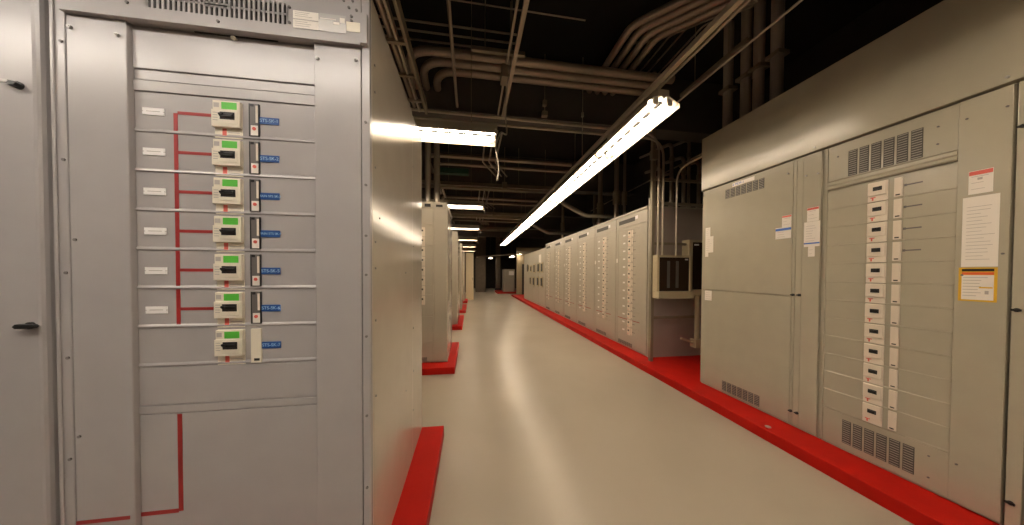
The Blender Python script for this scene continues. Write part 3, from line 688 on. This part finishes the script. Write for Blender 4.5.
names = {3.28:'nearest lamp across the left aisle, end level with the foreground board',6.72:'second lamp across, over the gap behind the riser board',10.05:'third lamp crossing the left side, further down the aisle',13.4:'fourth lamp crossing the left side down the aisle',16.8:'fifth lamp crossing the left side, above the ivory cabinet',20.2:'farthest lamp crossing the left side near the end'}
for y,lab in names.items(): lamp(lab,(-.92,y,LZ),0,2.44,'lamps crossing the left side')
for y,lab in ((.1,'lamp across behind the camera, lighting the foreground board'),(-3.6,'lamp across far behind the camera')): lamp(lab,(-.92,y,LZ),0,2.44,'lamps crossing the left side',tube='tube2')
y = 2.36; k = 0
ords = ['nearest','second nearest','third nearest','fourth nearest','fifth nearest','farthest']
for L in (1.22,2.44,2.44,2.44,2.44,2.44):
    lamp(ords[k]+' fixture in the long continuous lamp row above the aisle',(1.79,y+L/2,LZ),PI/2,L-.004,'long lamp row along the aisle',3.334); y += L; k += 1
lamp('lamp across behind the camera on the far left',(-3.45,.1,LZ),0,2.44,'lamps crossing the left side',tube='tube2')
for yy_ in (-.05,-2.55): lamp('lamp row continuing behind the camera, ' + ('first' if yy_ > -1 else 'second') + ' fixture',(1.79,yy_,LZ),PI/2,2.44,'long lamp row along the aisle',3.334)
for (x,yy,L,lab) in ((3.1,17.6,1.22,'small far lamp over the end of the right-hand row'),(3.05,20.6,1.22,'small far lamp just left of the one over the row end'),(1.6,23.0,1.22,'farthest small lamp in the middle of the picture')):
    lamp(lab,(x,yy,2.80),PI/2,L,'small far lamps')

# ------------------------------------------------------------------ far end
t = thing('tall_cabinet','grey cabinet on a red plinth at the far end of the aisle','cabinet',(2.85,20.5,.1))
MB().box(-.42,.42,.01,1.0,0,1.68).build('cabinet_body','row',t,bevel=.01)
MB().box(-.40,-.005,-.006,.01,.03,1.65).build('cabinet_door','row',t,bevel=.004); MB().box(.005,.40,-.006,.01,.03,1.65).build('cabinet_door','row',t,bevel=.004)
MB().box(-.02,.36,-.009,-.006,1.25,1.55).build('white_notice','tag',t)
struct(MB().box(3.0,4.73,17.9,18.1,0,3.2).build('wall_far_right','beigew'))
w2 = MB().box(3.35,3.95,17.86,17.9,0,2.1).build('door_1','wall'); struct(w2)
struct(MB().box(-6.4,.2,21.5,21.7,0,4.6).build('wall_far_left','brown'))
w3 = MB().box(.35,1.15,21.6,21.7,0,4.6).build('wall_far_middle','brown'); struct(w3)
t = thing('steel_column','square column near the far end, right of the aisle','column',(2.2,22.5,0))
MB().box(-.18,.18,-.18,.18,0,4.69).build('shaft','brown',t); MB().box(-.24,.24,-.24,.24,0,.3).build('column_base','wall',t)
conduit([(.4,19.5,2.62),(1.3,20.0,2.75),(2.8,17.5,2.72)], .05, 'fat conduit sweeping across the far end of the aisle', 'dusty', .5)

# ------------------------------------------------------------------ world and camera
wd = bpy.data.worlds.new('world'); sc.world = wd; wd.use_nodes = True
wd.node_tree.nodes['Background'].inputs[0].default_value = (1,.8,.6,1); wd.node_tree.nodes['Background'].inputs[1].default_value = .0

f_, cx, cy, H = 274., 512., 277.6, 1.5
dY = Vector((471-cx, 273-cy, f_)).normalized()
dn = Vector((440-cx, 16800, f_)).normalized(); dn = (dn - dY*dn.dot(dY)).normalized(); up_ = -dn
dX = dY.cross(up_)
if dX[0] < 0: dX = -dX
# rows: world axes in camera(image) coordinates; world vector of image axis i = (dX[i], dY[i], up[i])
ix = Vector((dX[0], dY[0], up_[0])); iy = Vector((dX[1], dY[1], up_[1])); iz = Vector((dX[2], dY[2], up_[2]))
R = Matrix((ix, -iy, -iz)).transposed()
cd = bpy.data.cameras.new('camera'); cam = bpy.data.objects.new('camera', cd); COL.objects.link(cam)
cam.matrix_world = Matrix.Translation((0,0,H)) @ R.to_4x4()
cd.sensor_width = 36; cd.lens = f_*36/1024; cd.shift_y = (cy-262.5)/1024; cd.clip_start = .02; cd.clip_end = 100
sc.camera = cam
sc.view_settings.view_transform = 'Standard'; sc.view_settings.look = 'None'; sc.view_settings.gamma = 1; sc.view_settings.use_curve_mapping = False
sc.view_settings.exposure = 0.57
sc.cycles.use_denoising = True
sc.cycles.max_bounces = 8; sc.cycles.diffuse_bounces = 5
